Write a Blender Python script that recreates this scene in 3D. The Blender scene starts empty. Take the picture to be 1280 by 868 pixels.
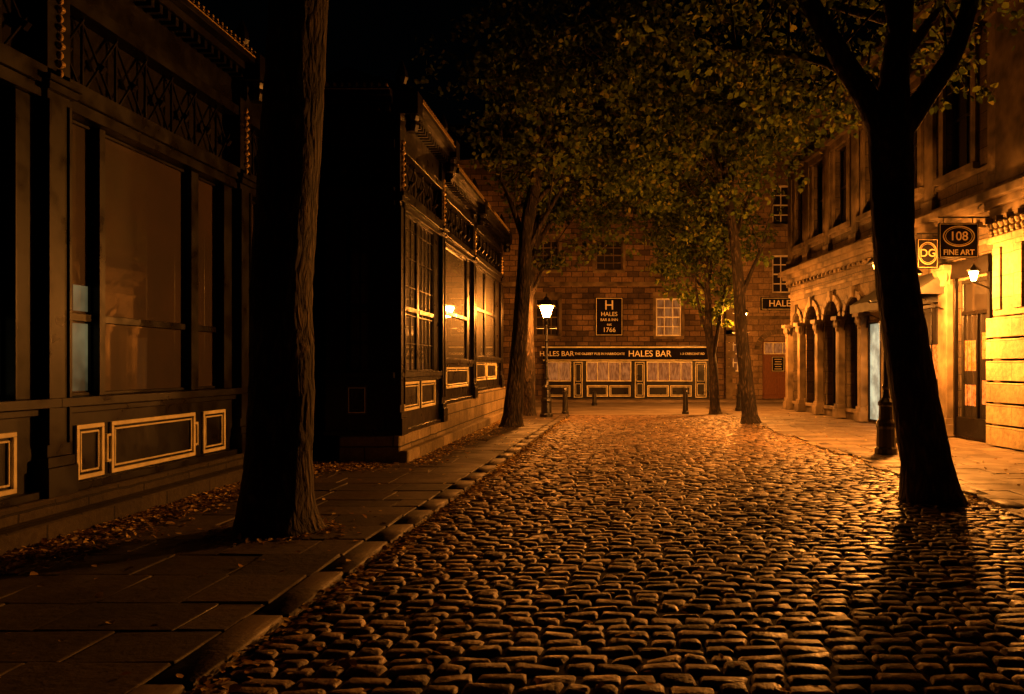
import bpy, math, random
import numpy as np
from mathutils import Matrix, Vector
random.seed(7); rng=np.random.default_rng(7)
S=bpy.context.scene
R=math.radians
# ---------------------------------------------------------------- materials
def newmat(name):
    m=bpy.data.materials.new(name); m.use_nodes=True
    nt=m.node_tree; nt.nodes.clear()
    o=nt.nodes.new('ShaderNodeOutputMaterial'); p=nt.nodes.new('ShaderNodeBsdfPrincipled')
    nt.links.new(p.outputs[0],o.inputs[0]); return m,nt,p,o
def coords(nt,kind='Object',scale=(1,1,1)):
    t=nt.nodes.new('ShaderNodeTexCoord'); mp=nt.nodes.new('ShaderNodeMapping')
    mp.inputs['Scale'].default_value=scale
    nt.links.new(t.outputs[kind],mp.inputs[0]); return mp.outputs[0]
def noise(nt,vec,scale,detail=2,rough=.6):
    n=nt.nodes.new('ShaderNodeTexNoise'); n.inputs['Scale'].default_value=scale
    n.inputs['Detail'].default_value=detail; n.inputs['Roughness'].default_value=rough
    nt.links.new(vec,n.inputs['Vector']); return n.outputs[0]
def ramp(nt,f,stops):
    r=nt.nodes.new('ShaderNodeValToRGB'); e=r.color_ramp.elements
    e[0].position,e[0].color=stops[0][0],(*stops[0][1],1); e[1].position,e[1].color=stops[-1][0],(*stops[-1][1],1)
    for s in stops[1:-1]:
        x=e.new(s[0]); x.color=(*s[1],1)
    nt.links.new(f,r.inputs[0]); return r.outputs[0]
def mix(nt,a,b,f,mode='MIX'):
    m=nt.nodes.new('ShaderNodeMix'); m.data_type='RGBA'; m.blend_type=mode
    for s,i in ((f,0),(a,6),(b,7)):
        if hasattr(s,'is_linked') or hasattr(s,'links'): nt.links.new(s,m.inputs[i])
        elif i==0: m.inputs[0].default_value=s
        else: m.inputs[i].default_value=(*s,1)
    return m.outputs[2]
def bump(nt,p,h,strength,dist):
    b=nt.nodes.new('ShaderNodeBump'); b.inputs['Strength'].default_value=strength; b.inputs['Distance'].default_value=dist
    nt.links.new(h,b.inputs['Height']); nt.links.new(b.outputs[0],p.inputs['Normal']); return b
def simple(name,c1,c2,rough,nscale=6,bstr=.3,bdist=.01,metal=0,coat=0,island=0,spec=.5,stretch=(1,1,1),bscale=None,rrange=None):
    m,nt,p,o=newmat(name); v=coords(nt,'Object',stretch)
    n=noise(nt,v,nscale)
    c=ramp(nt,n,[(.3,c1),(.7,c2)])
    if island:
        g=nt.nodes.new('ShaderNodeNewGeometry')
        rr=ramp(nt,g.outputs['Random Per Island'],[(0,(1-island,)*3),(.5,(1,1*.97,.93)),(1,(1+island*.8,1+island*.75,1+island*.7))])
        c=mix(nt,c,rr,1.0,'MULTIPLY')
    nt.links.new(c,p.inputs['Base Color'])
    p.inputs['Roughness'].default_value=rough; p.inputs['Metallic'].default_value=metal
    p.inputs['Specular IOR Level'].default_value=spec
    if rrange:
        rr=ramp(nt,n,[(.3,(rrange[1],)*3),(.7,(rrange[0],)*3)]); nt.links.new(rr,p.inputs['Roughness'])
    n2=noise(nt,v,bscale or nscale*4,3,.65)
    bump(nt,p,n2,bstr,bdist); return m
def blockstone(name,ca,cb,mort,bw=.5,rh=.24,soot=.6,msize=.012):
    m,nt,p,o=newmat(name); uv=coords(nt,'UV')
    ov=coords(nt,'Object')
    wob=nt.nodes.new('ShaderNodeVectorMath'); wob.operation='MULTIPLY_ADD'
    nn=nt.nodes.new('ShaderNodeTexNoise'); nn.inputs['Scale'].default_value=3.0; nn.inputs['Detail'].default_value=1; nt.links.new(ov,nn.inputs['Vector'])
    nt.links.new(nn.outputs['Color'],wob.inputs[0]); wob.inputs[1].default_value=(.03,.03,0); nt.links.new(uv,wob.inputs[2])
    b=nt.nodes.new('ShaderNodeTexBrick'); b.inputs['Scale'].default_value=1
    b.inputs['Brick Width'].default_value=bw; b.inputs['Row Height'].default_value=rh
    b.inputs['Mortar Size'].default_value=msize; b.inputs['Mortar Smooth'].default_value=.3; b.inputs['Bias'].default_value=0
    b.inputs['Color1'].default_value=(*ca,1); b.inputs['Color2'].default_value=(*cb,1); b.inputs['Mortar'].default_value=(*mort,1)
    nt.links.new(wob.outputs[0],b.inputs['Vector'])
    s=ramp(nt,noise(nt,ov,.7,4,.65),[(.32,(1-soot,)*3),(.62,(1,1,1))])
    c=mix(nt,b.outputs['Color'],s,1.0,'MULTIPLY')
    fn=noise(nt,ov,11,4,.7)
    f=ramp(nt,fn,[(.3,(.62,.6,.58)),(.7,(1.15,1.15,1.15))])
    c=mix(nt,c,f,1.0,'MULTIPLY')
    nt.links.new(c,p.inputs['Base Color']); p.inputs['Roughness'].default_value=.85; p.inputs['Specular IOR Level'].default_value=.3
    inv=nt.nodes.new('ShaderNodeMath'); inv.operation='MULTIPLY_ADD'; inv.inputs[1].default_value=-1.0; nt.links.new(b.outputs['Fac'],inv.inputs[0])
    nz=nt.nodes.new('ShaderNodeMath'); nz.operation='MULTIPLY_ADD'; nz.inputs[1].default_value=.9; nz.inputs[2].default_value=.6
    nt.links.new(fn,nz.inputs[0]); nt.links.new(nz.outputs[0],inv.inputs[2])
    bump(nt,p,inv.outputs[0],.8,.02); return m
def emis(name,col,st,var=None,base=.5,stretch=(1,1,1),lo=.15,samp=False):
    m,nt,p,o=newmat(name); p.inputs['Base Color'].default_value=(*[min(1,c*base) for c in col],1)
    p.inputs['Emission Color'].default_value=(*col,1); p.inputs['Emission Strength'].default_value=st
    p.inputs['Roughness'].default_value=.1
    if var:
        c=ramp(nt,noise(nt,coords(nt,'Object',stretch),var,3,.6),[(.38,tuple(x*lo for x in col)),(.62,col)]); nt.links.new(c,p.inputs['Emission Color'])
    if not samp: m.cycles.emission_sampling='NONE'
    return m
M_setts=simple('sett_stone',(.08,.055,.038),(.21,.145,.098),.55,6,.9,.014,island=.5,bscale=24,rrange=(.40,.72),spec=.36)
M_mort=simple('road_joint_dirt',(.010,.0075,.006),(.025,.019,.014),.95,8,.6,.01,spec=.1)
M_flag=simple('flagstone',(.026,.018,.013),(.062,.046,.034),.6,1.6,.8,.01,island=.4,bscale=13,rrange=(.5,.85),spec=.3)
M_flag2=simple('flagstone_pale',(.08,.06,.044),(.15,.118,.085),.6,1.6,.8,.01,island=.3,bscale=13,rrange=(.5,.85),spec=.3)  # same finish as flagstone in paler tones
M_kerb=simple('kerb_stone',(.035,.025,.018),(.085,.063,.046),.6,3,.8,.012,island=.35,bscale=16,rrange=(.5,.8),spec=.3)
M_asph=simple('asphalt',(.13,.10,.08),(.21,.175,.135),.6,.8,.4,.008,bscale=50,rrange=(.4,.75))
M_soil=simple('earth',(.02,.016,.012),(.05,.042,.03),.95,1,.5,.02)
M_black=simple('black_gloss_paint',(.0025,.0018,.0013),(.006,.0042,.003),.3,3,.12,.006,bscale=18,rrange=(.24,.5),spec=.2)
M_iron=simple('cast_iron_paint',(.006,.005,.004),(.015,.013,.010),.35,7,.3,.004,spec=.4)
M_cream=simple('cream_paint',(.52,.46,.28),(.80,.72,.45),.4,5,.25,.003)
M_white=simple('white_paint',(.55,.49,.4),(.74,.68,.56),.5,5,.2,.003)
M_glint=simple('moulding_highlight_paint',(.3,.2,.08),(.6,.43,.18),.3,20,.4,.004,metal=.2)  # gold colour imitates highlights on carved edges and the cornice
M_roof=simple('slate',(.02,.02,.022),(.05,.048,.045),.6,4,.5,.01,island=.3)
M_bar=blockstone('pub_sandstone',(.25,.16,.095),(.07,.047,.03),(.028,.02,.014),.52,.25,.65,.018)
M_corner=blockstone('corner_sandstone',(.33,.235,.14),(.19,.13,.08),(.07,.05,.035),.5,.27,.45)
M_ash=blockstone('ashlar',(.16,.118,.07),(.09,.066,.04),(.025,.018,.012),.85,.36,.75,.010)
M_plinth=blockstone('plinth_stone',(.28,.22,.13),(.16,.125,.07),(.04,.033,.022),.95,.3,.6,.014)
M_plinth2=blockstone('dark_plinth_stone',(.07,.055,.035),(.04,.031,.02),(.015,.012,.01),.95,.3,.6,.014)  # same blocks as plinth_stone in darker tones
M_trim=simple('carved_stone',(.035,.025,.015),(.20,.148,.088),.8,1.7,.8,.018,bscale=11,spec=.3)
M_rust=blockstone('rusticated_stone',(.42,.34,.2),(.28,.22,.125),(.1,.08,.05),1.4,.42,.55,.006)
M_dark=simple('dark_interior',(.004,.003,.0025),(.008,.006,.005),.8,2,.1,.004,spec=.1)
M_door=simple('varnished_door',(.12,.045,.018),(.20,.08,.03),.35,5,.2,.003,stretch=(6,6,1))
M_awn=simple('awning_canvas',(.02,.018,.016),(.05,.045,.035),.7,4,.3,.004)
def glass(name,base,rough=.02):
    m,nt,p,o=newmat(name)
    v=coords(nt); c=ramp(nt,noise(nt,v,.9,3),[(.3,tuple(x*.4 for x in base)),(.7,tuple(x*1.3 for x in base))])
    nt.links.new(c,p.inputs['Base Color']); p.inputs['Roughness'].default_value=.6; p.inputs['Specular IOR Level'].default_value=.2
    p.inputs['Coat Weight'].default_value=1; p.inputs['Coat Roughness'].default_value=rough; p.inputs['Coat IOR'].default_value=1.5
    b=nt.nodes.new('ShaderNodeBump'); b.inputs['Strength'].default_value=.02; b.inputs['Distance'].default_value=.01
    nt.links.new(noise(nt,v,1.3,1),b.inputs['Height']); nt.links.new(b.outputs[0],p.inputs['Coat Normal'])
    return m
M_glass=glass('dark_window_glass',(.010,.007,.005))
M_blind=glass('window_glass_over_blind',(.026,.011,.004))
M_barwin=emis('pub_lit_glass',(1,.34,.075),.36,5,.06,(3,3,.8),.35)
M_dim=emis('curtained_lit_glass',(1,.40,.10),.2,3,.06,(5,5,.6),.2)
M_lampg=emis('lamp_glass',(1,.29,.034),1250,samp=True)
M_lampg3=emis('lamp_glass_far',(1,.31,.04),1900,samp=True)
M_lampg2=emis('lamp_glass_near',(1,.34,.048),40,samp=True)
M_lampg4=emis('lamp_glass_kerb',(1,.32,.042),3300,samp=True)
M_cool=emis('lit_shop_doorway',(.95,.95,.6),.7,2,.1,lo=.4)
M_reflect=emis('painted_shop_reflection',(1,.85,.38),.13,1.5,.05,lo=.2)  # glow imitating the bright shop opposite mirrored in the glass
M_wallg=emis('wall_lamp_glass',(1,.48,.11),80,samp=True)
M_txt=simple('sign_lettering_paint',(.7,.62,.46),(.8,.72,.55),.5)
def barkmat():
    m,nt,p,o=newmat('bark'); v=coords(nt,'Object',(1,1,.28))
    vo=nt.nodes.new('ShaderNodeTexVoronoi'); vo.inputs['Scale'].default_value=16; 
    nd=nt.nodes.new('ShaderNodeVectorMath'); nd.operation='MULTIPLY_ADD'
    nn=nt.nodes.new('ShaderNodeTexNoise'); nn.inputs['Scale'].default_value=5; nt.links.new(v,nn.inputs['Vector'])
    nt.links.new(nn.outputs['Color'],nd.inputs[0]); nd.inputs[1].default_value=(.25,.25,.25); nt.links.new(v,nd.inputs[2])
    nt.links.new(nd.outputs[0],vo.inputs['Vector'])
    c=ramp(nt,vo.outputs['Distance'],[(.05,(.09,.062,.042)),(.5,(.022,.016,.012))])
    c=mix(nt,c,ramp(nt,noise(nt,coords(nt),2.2),[(.35,(.35,.35,.35)),(.7,(1.3,1.3,1.2))]),1.0,'MULTIPLY')
    nt.links.new(c,p.inputs['Base Color']); p.inputs['Roughness'].default_value=.85; p.inputs['Specular IOR Level'].default_value=.25
    a=nt.nodes.new('ShaderNodeMath'); a.operation='MULTIPLY_ADD'; a.inputs[1].default_value=-1; nt.links.new(vo.outputs['Distance'],a.inputs[0])
    nt.links.new(noise(nt,v,24,3,.7),a.inputs[2])
    bump(nt,p,a.outputs[0],1,.04); return m
M_bark=barkmat()
def leafmat(name,stops,tr=.35):
    m,nt,p,o=newmat(name); nt.nodes.remove(p)
    g=nt.nodes.new('ShaderNodeNewGeometry')
    c=ramp(nt,g.outputs['Random Per Island'],stops)
    p=nt.nodes.new('ShaderNodeBsdfDiffuse'); nt.links.new(c,p.inputs[0])
    t=nt.nodes.new('ShaderNodeBsdfTranslucent'); nt.links.new(c,t.inputs[0])
    mx=nt.nodes.new('ShaderNodeMixShader'); mx.inputs[0].default_value=tr
    nt.links.new(p.outputs[0],mx.inputs[1]); nt.links.new(t.outputs[0],mx.inputs[2]); nt.links.new(mx.outputs[0],o.inputs[0]); return m
M_leaf=leafmat('foliage',[(0,(.03,.045,.01)),(.5,(.08,.115,.022)),(.85,(.15,.18,.03)),(1,(.24,.21,.04))],.45)
M_fall=leafmat('dead_leaves',[(0,(.10,.05,.015)),(.5,(.30,.18,.06)),(1,(.65,.5,.22))],.1)
# ---------------------------------------------------------------- mesh builder
class MB:
    def __init__(s,M=None): s.v=[];s.f=[];s.m=[];s.mats=[];s.M=M or Matrix()
    def mi(s,mt):
        if mt not in s.mats: s.mats.append(mt)
        return s.mats.index(mt)
    def poly(s,pts,mt):
        n=len(s.v); s.v+= [tuple(p) for p in pts]; s.f.append(tuple(range(n,n+len(pts)))); s.m.append(s.mi(mt))
    def box(s,x0,x1,y0,y1,z0,z1,mt):
        if x0>x1:x0,x1=x1,x0
        if y0>y1:y0,y1=y1,y0
        n=len(s.v); s.v+=[(x0,y0,z0),(x1,y0,z0),(x1,y1,z0),(x0,y1,z0),(x0,y0,z1),(x1,y0,z1),(x1,y1,z1),(x0,y1,z1)]
        k=s.mi(mt)
        for f in ((0,3,2,1),(4,5,6,7),(0,1,5,4),(1,2,6,5),(2,3,7,6),(3,0,4,7)):
            s.f.append(tuple(n+i for i in f)); s.m.append(k)
    def lathe(s,cx,cy,prof,seg,mt,rot=0):
        n=len(s.v); k=s.mi(mt)
        for r,z in prof:
            for i in range(seg):
                a=rot+2*math.pi*i/seg; s.v.append((cx+r*math.cos(a),cy+r*math.sin(a),z))
        for j in range(len(prof)-1):
            for i in range(seg):
                a=n+j*seg+i; b=n+j*seg+(i+1)%seg; s.f.append((a,b,b+seg,a+seg)); s.m.append(k)
        s.f.append(tuple(n+i for i in range(seg))[::-1]); s.m.append(k)
        s.f.append(tuple(n+(len(prof)-1)*seg+i for i in range(seg))); s.m.append(k)
    def bar(s,p0,p1,r,mt,seg=4,r1=None):
        p0=Vector(p0);p1=Vector(p1);d=(p1-p0).normalized(); a=d.cross(Vector((0,0,1)))
        if a.length<.01:a=Vector((1,0,0))
        a.normalize(); b=d.cross(a); n=len(s.v);k=s.mi(mt); r1=r if r1 is None else r1
        for p,rr in ((p0,r),(p1,r1)):
            for i in range(seg):
                t=math.pi/4+2*math.pi*i/seg; s.v.append(tuple(p+a*(rr*math.cos(t))+b*(rr*math.sin(t))))
        for i in range(seg):
            j=(i+1)%seg; s.f.append((n+i,n+j,n+seg+j,n+seg+i)); s.m.append(k)
        s.f.append(tuple(n+i for i in range(seg))[::-1]); s.f.append(tuple(n+seg+i for i in range(seg))); s.m+=[k,k]
    def rect(s,u0,u1,z0,z1,y,t,mt,d=.02):
        s.box(u0,u1,y,y+d,z0,z0+t,mt); s.box(u0,u1,y,y+d,z1-t,z1,mt)
        s.box(u0,u0+t,y,y+d,z0+t,z1-t,mt); s.box(u1-t,u1,y,y+d,z0+t,z1-t,mt)
    def panel(s,u0,u1,z0,z1,y,mt):
        w=u1-u0; t=.045 if w>.3 else .032
        s.rect(u0,u1,z0,z1,y,t,mt,.03)
        s.rect(u0+t+.026,u1-t-.026,z0+t+.026,z1-t-.026,y,.02,mt,.02)
        if w>1.2:
            zm=(z0+z1)/2; h=(z1-z0)*.22
            for u,sg in ((u0,-1),(u1,1)):
                s.box(u+sg*.001,u+sg*.05,y,y+.028,zm-h-.03,zm-h,mt); s.box(u+sg*.001,u+sg*.05,y,y+.028,zm+h,zm+h+.03,mt); s.box(u+sg*.05,u+sg*.075,y,y+.028,zm-h-.03,zm+h+.03,mt)
    def wall(s,u0,u1,z0,z1,ops,mt,y=0,depth=.25,rev=None):
        us=sorted({u0,u1,*[o[0] for o in ops],*[o[1] for o in ops]}); zs=sorted({z0,z1,*[o[2] for o in ops],*[o[3] for o in ops]})
        us=[u for u in us if u0<=u<=u1]; zs=[z for z in zs if z0<=z<=z1]
        for a,b in zip(us,us[1:]):
            for c,d in zip(zs,zs[1:]):
                mu,mz=(a+b)/2,(c+d)/2
                if any(o[0]<mu<o[1] and o[2]<mz<o[3] for o in ops): continue
                s.poly([(b,y,c),(a,y,c),(a,y,d),(b,y,d)],mt)
        rv=rev or mt
        for a,b,c,d in ops:
            s.poly([(a,y,c),(a,y-depth,c),(a,y-depth,d),(a,y,d)],rv); s.poly([(b,y,c),(b,y-depth,c),(b,y-depth,d),(b,y,d)],rv)
            s.poly([(a,y,c),(b,y,c),(b,y-depth,c),(a,y-depth,c)],rv); s.poly([(a,y,d),(b,y,d),(b,y-depth,d),(a,y-depth,d)],rv)
    def sash(s,u0,u1,z0,z1,y,nv,nh,fm,gm,t=.06,bt=.022):
        s.poly([(u1,y,z0),(u0,y,z0),(u0,y,z1),(u1,y,z1)],gm)
        s.rect(u0,u1,z0,z1,y+.004,t,fm,.05)
        for i in range(1,nv+1):
            u=u0+(u1-u0)*i/(nv+1); s.box(u-bt,u+bt,y+.004,y+.034,z0+t,z1-t,fm)
        for i in range(1,nh+1):
            z=z0+(z1-z0)*i/(nh+1); tt=bt*1.4 if (nh%2 and i==(nh+1)//2) else bt
            s.box(u0+t,u1-t,y+.004,y+.040,z-tt,z+tt,fm)
    def arch(s,u0,u1,zs,zt,mt,y=0,depth=.3,n=12):
        c=(u0+u1)/2; r=(u1-u0)/2
        P=[(c-r*math.cos(math.pi*i/n),zs+r*math.sin(math.pi*i/n)) for i in range(n+1)]
        for a,b in zip(P,P[1:]):
            s.poly([(a[0],y,a[1]),(b[0],y,b[1]),(b[0],y,zt),(a[0],y,zt)],mt)
            s.poly([(a[0],y,a[1]),(b[0],y,b[1]),(b[0],y-depth,b[1]),(a[0],y-depth,a[1])],mt)
    def build(s,name,parent=None,smooth=False,bevel=0):
        me=bpy.data.meshes.new(name)
        me.from_pydata([tuple(s.M@Vector(p)) for p in s.v],[],s.f)
        for m in s.mats: me.materials.append(m)
        me.polygons.foreach_set('material_index',s.m)
        uv=me.uv_layers.new(name='UVMap'); data=[]
        for f in s.f:
            a,b,c=(Vector(s.v[f[0]]),Vector(s.v[f[1]]),Vector(s.v[f[2]])); n=(b-a).cross(c-a); n=[abs(x) for x in n]
            k=n.index(max(n))
            for i in f:
                x,y,z=s.v[i]; data+= ([y,z] if k==0 else [x,z] if k==1 else [x,y])
        uv.data.foreach_set('uv',data)
        if smooth: me.polygons.foreach_set('use_smooth',[True]*len(s.f))
        ob=bpy.data.objects.new(name,me); S.collection.objects.link(ob)
        if parent: ob.parent=parent
        if bevel:
            b=ob.modifiers.new('bevel','BEVEL'); b.width=bevel; b.segments=1; b.limit_method='ANGLE'; b.angle_limit=R(40)
        return ob
def empty(name,loc=(0,0,0)):
    e=bpy.data.objects.new(name,None); S.collection.objects.link(e); e.empty_display_size=.3; return e
def text(body,size,loc,parent,mt=None,rz=0,name='lettering',ext=.004):
    c=bpy.data.curves.new(name,'FONT'); c.body=body; c.size=size; c.align_x='CENTER'; c.align_y='CENTER'; c.extrude=ext; c.offset=.002
    c.materials.append(mt or M_txt)
    o=bpy.data.objects.new(name,c); S.collection.objects.link(o); o.location=loc; o.rotation_euler=(R(90),0,rz); o.parent=parent; return o
def frame(ox,oy,ux,uy):
    l=math.hypot(ux,uy); ux/=l; uy/=l
    return Matrix(((ux,-uy,0,ox),(uy,ux,0,oy),(0,0,1,0),(0,0,0,1)))
# ---------------------------------------------------------------- ground
kL=lambda y: -2.10+(y-3.9)*.026
kR=lambda y: 4.42-(y-8.5)*.042
def stones(name,cx,cy,hx,hy,zt,drop,mt,jit=.004,tilt=.02,bev=.02,vj=.003,smooth=True,cf=.45):
    cx,cy,hx,hy=map(np.asarray,(cx,cy,hx,hy)); N=len(cx)
    ii,jj=np.meshgrid(np.arange(6),np.arange(6),indexing='ij'); ii=ii.ravel();jj=jj.ravel()
    def ax(h):
        b1=bev*.35/h; b2=bev/h; o=np.ones(N)
        return np.stack([-o,-(1-b1),-(1-b2),(1-b2),(1-b1),o],1)
    sx=ax(hx)[:,ii]; sy=ax(hy)[:,jj]
    hh=np.array([0,.68,1,1,.68,0.]); h=np.minimum(hh[ii],hh[jj])
    edge=(h==0); cor=((ii%5==0)&(jj%5==0))
    cr=np.where(cor,bev*cf,0.)
    c2=((ii%5==1)|(ii%5==4))&((jj%5==1)|(jj%5==4)); cr=cr+np.where(c2,bev*cf*.4,0.)
    X=cx[:,None]+hx[:,None]*sx-np.sign(sx)*cr; Y=cy[:,None]+hy[:,None]*sy-np.sign(sy)*cr
    k1=rng.normal(0,jit,(N,1));k2=rng.normal(0,jit,(N,1));k3=rng.normal(0,jit,(N,1));k4=rng.normal(0,jit,(N,1))
    X+=k1*sy+k2*sx*sy+rng.normal(0,jit*.4,(N,36)); Y+=k3*sx+k4*sx*sy+rng.normal(0,jit*.4,(N,36))
    Z=zt-drop+drop*h+(rng.normal(0,tilt,(N,1))*sx*hx[:,None]+rng.normal(0,tilt*1.6,(N,1))*sy*hy[:,None]+rng.normal(0,jit*.8,(N,1))+rng.normal(0,vj,(N,36)))*(~edge)
    V=np.stack([X,Y,Z],-1).reshape(-1,3)
    q=[]
    for i in range(5):
        for j in range(5): q.append((i*6+j,(i+1)*6+j,(i+1)*6+j+1,i*6+j+1))
    F=(np.array(q)[None]+np.arange(N)[:,None,None]*36).reshape(-1,4)
    me=bpy.data.meshes.new(name); me.vertices.add(len(V)); me.vertices.foreach_set('co',V.ravel())
    me.loops.add(F.size); me.loops.foreach_set('vertex_index',F.ravel().astype(np.int32))
    me.polygons.add(len(F)); me.polygons.foreach_set('loop_start',np.arange(0,F.size,4,dtype=np.int32))
    me.polygons.foreach_set('use_smooth',np.full(len(F),smooth,dtype=bool)); me.update(calc_edges=True); me.validate()
    me.materials.append(mt); o=bpy.data.objects.new(name,me); S.collection.objects.link(o); return o
b=MB(); b.poly([(-300,-200,-.06),(300,-200,-.06),(300,400,-.06),(-300,400,-.06)],M_soil); b.build('ground')
road=empty('cobbled_road')
b=MB(); b.poly([(-2.4,-6,-.016),(5.3,-6,-.016),(4.0,26.2,-.016),(-1.3,26.2,-.016)],M_mort); b.build('joint_bed',road)
cx=[];cy=[];hx=[];hy=[]
y=-2.0
while y<26.1:
    d=random.uniform(.115,.148); x=kL(y)+.02+random.uniform(0,.04); end=kR(y)-.02; ph=random.uniform(-.01,.01)
    while x<end-.06:
        w=random.uniform(.14,.28); 
        if end-x-w<.1: w=end-x
        cx.append(x+w/2); cy.append(y+d/2+.03*math.sin((x)*1.1+y*.25)+.015*math.sin(x*2.6+y*.9)+ph); hx.append(w/2-.006); hy.append(d/2-.0055); x+=w
    y+=d
o=stones('setts',cx,cy,hx,hy,.004,.032,M_setts,.006,.05,.028,.0024,True,.85); o.parent=road
def kerb(name,f,y0,y1,off):
    cx=[];cy=[];hx=[];hy=[];y=y0
    while y<y1:
        l=random.uniform(.7,1.1); cx.append(f(y+l/2)+off); cy.append(y+l/2); hx.append(.115); hy.append(l/2-.005); y+=l
    return stones(name,cx,cy,hx,hy,.03,.045,M_kerb,.004,.006,.014,.0012)
kerb('kerb',kL,-2,26.2,-.125); kerb('kerb',kR,-2,30.5,.125)
def paving(name,fx0,fx1,y0,y1,zt=.03,mt=None):
    cx=[];cy=[];hx=[];hy=[];y=y0
    while y<y1:
        d=random.uniform(.45,.72); x=fx0(y); end=fx1(y)-.005
        x-=random.uniform(0,.5)
        while x<end-.02:
            w=random.uniform(.5,1.05)
            if end-x-w<.3: w=end-x
            cx.append(x+w/2); cy.append(y+d/2); hx.append(w/2-.004); hy.append(d/2-.004); x+=w
        y+=d
    return stones(name,cx,cy,hx,hy,zt,.014,mt or M_flag,.0025,.007,.012,.0006,False)
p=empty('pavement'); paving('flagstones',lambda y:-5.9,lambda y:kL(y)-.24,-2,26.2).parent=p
b=MB(); b.box(-6.2,-2.45,-2,26.2,-.05,.02,M_mort); b.build('bed',p)
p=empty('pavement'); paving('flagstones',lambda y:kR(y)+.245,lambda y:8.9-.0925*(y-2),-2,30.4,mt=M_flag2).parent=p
b=MB(); b.poly([(5.15,-2,.02),(9.3,-2,.02),(7.0,30.5,.02),(3.75,30.5,.02)],M_mort); b.build('bed',p)
b=MB(); b.poly([(-60,26.2,0),(60,26.2,0),(60,35.3,0),(-60,35.3,0)],M_asph); b.build('crossing_road')
p=empty('pavement'); b=MB(); b.box(-60,60,35.3,35.5,-.05,.1,M_flag2); b.box(-60,60,35.502,37.4,-.05,.096,M_flag2); b.build('bed',p,bevel=.01)
paving('flagstones',lambda y:-12,lambda y:12,35.52,36.9,.11,M_flag2).parent=p
# ---------------------------------------------------------------- ironwork market hall
def bay(mb,u0,u1,splits,zpl,zp0,zp1,zwin,ztr,zwt,zf0,zf1,ztop,gm=M_blind,small=0,pm=M_cream,g=.14):
    po=0 if g>.1 else -.004; mo=-.03 if g>.1 else -.012
    mb.box(u0,u1,-.3,.0,zpl,zwin-.09,M_black)
    mb.box(u0,u1,-.3,.13 if g>.1 else .07,zwin-.09,zwin,M_black); mb.box(u0,u1,-.02,.05,zwin-.16,zwin-.093,M_black)
    mb.box(u0,u1,-.1,.09 if g>.1 else .05,zpl-.001,zpl+.07,M_black)
    for a,c in splits: mb.panel(a,c,zp0,zp1,.002,pm)
    mb.poly([(u1,-g,zwin),(u0,-g,zwin),(u0,-g,zwt),(u1,-g,zwt)],gm)
    e=sorted(splits); 
    mb.box(u0,e[0][0]-.02,-g+.004,po,zwin,zwt,M_black); mb.box(e[-1][1]+.02,u1,-g+.004,po,zwin,zwt,M_black)
    for (a,c),(a2,c2) in zip(e,e[1:]): mb.box(c+.01,a2-.01,-g+.004,mo,zwin,zwt,M_black)
    for a,c in e:
        mb.rect(a-.02,c+.02,zwin+.001,zwt-.001,-g+.002,.035,M_black,.03)
        mb.box(a,c,-g+.003,-g+.045,ztr-.04,ztr+.04,M_black)
        if small:
            k=max(2,int((c-a)/.28))
            for i in range(1,k): uu=a+(c-a)*i/k; mb.box(uu-.011,uu+.011,-g+.004,-g+.022,zwin+.03,zwt-.03,M_black)
            z=zwin+.5
            while z<zwt-.2: mb.box(a,c,-g+.004,-g+.024,z-.011,z+.011,M_black); z+=.5
    mb.box(u0,u1,-.3,.06,zwt,zwt+.12,M_black); mb.box(u0,u1,-.3,.1,zwt+.121,zf0,M_black)
    mb.box(u0,u1,-.4,-.12,zf0,zf1,M_dark)
    n=max(2,int((u1-u0)/.55)); 
    for i in range(n):
        a=u0+(u1-u0)*i/n; c=u0+(u1-u0)*(i+1)/n
        mb.bar((a,-.06,zf0),(c,-.06,zf1),.016,M_black); mb.bar((a,-.035,zf1),(c,-.035,zf0),.016,M_black); mb.bar((a,-.05,zf0),(a,-.05,zf1),.02,M_black)
        m=(a+c)/2; q=(zf0+zf1)/2; mb.bar((m,-.05,q-.07),(m,.0,q),.05,M_black,6)
    mb.box(u0,u1,-.4,.08,zf1,zf1+.14,M_black); mb.box(u0,u1,-.4,.0,zf1+.141,ztop-.22,M_black)
    mb.box(u0,u1,-.4,.22,ztop-.22,ztop-.12,M_black); mb.box(u0,u1,-.4,.34,ztop-.119,ztop,M_black)
    u=u0+.05
    while u<u1: mb.box(u,u+.07,.0,.18,ztop-.32,ztop-.221,M_black); u+=.17
    mb.box(u0,u1,.341,.350,ztop-.045,ztop-.028,M_glint)  # lit cornice edge painted as a gold strip, studs below likewise
    u=u0+.04
    while u<u1: mb.box(u,u+.035,.27,.33,ztop+.001,ztop+.07,M_glint); u+=.12
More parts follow.
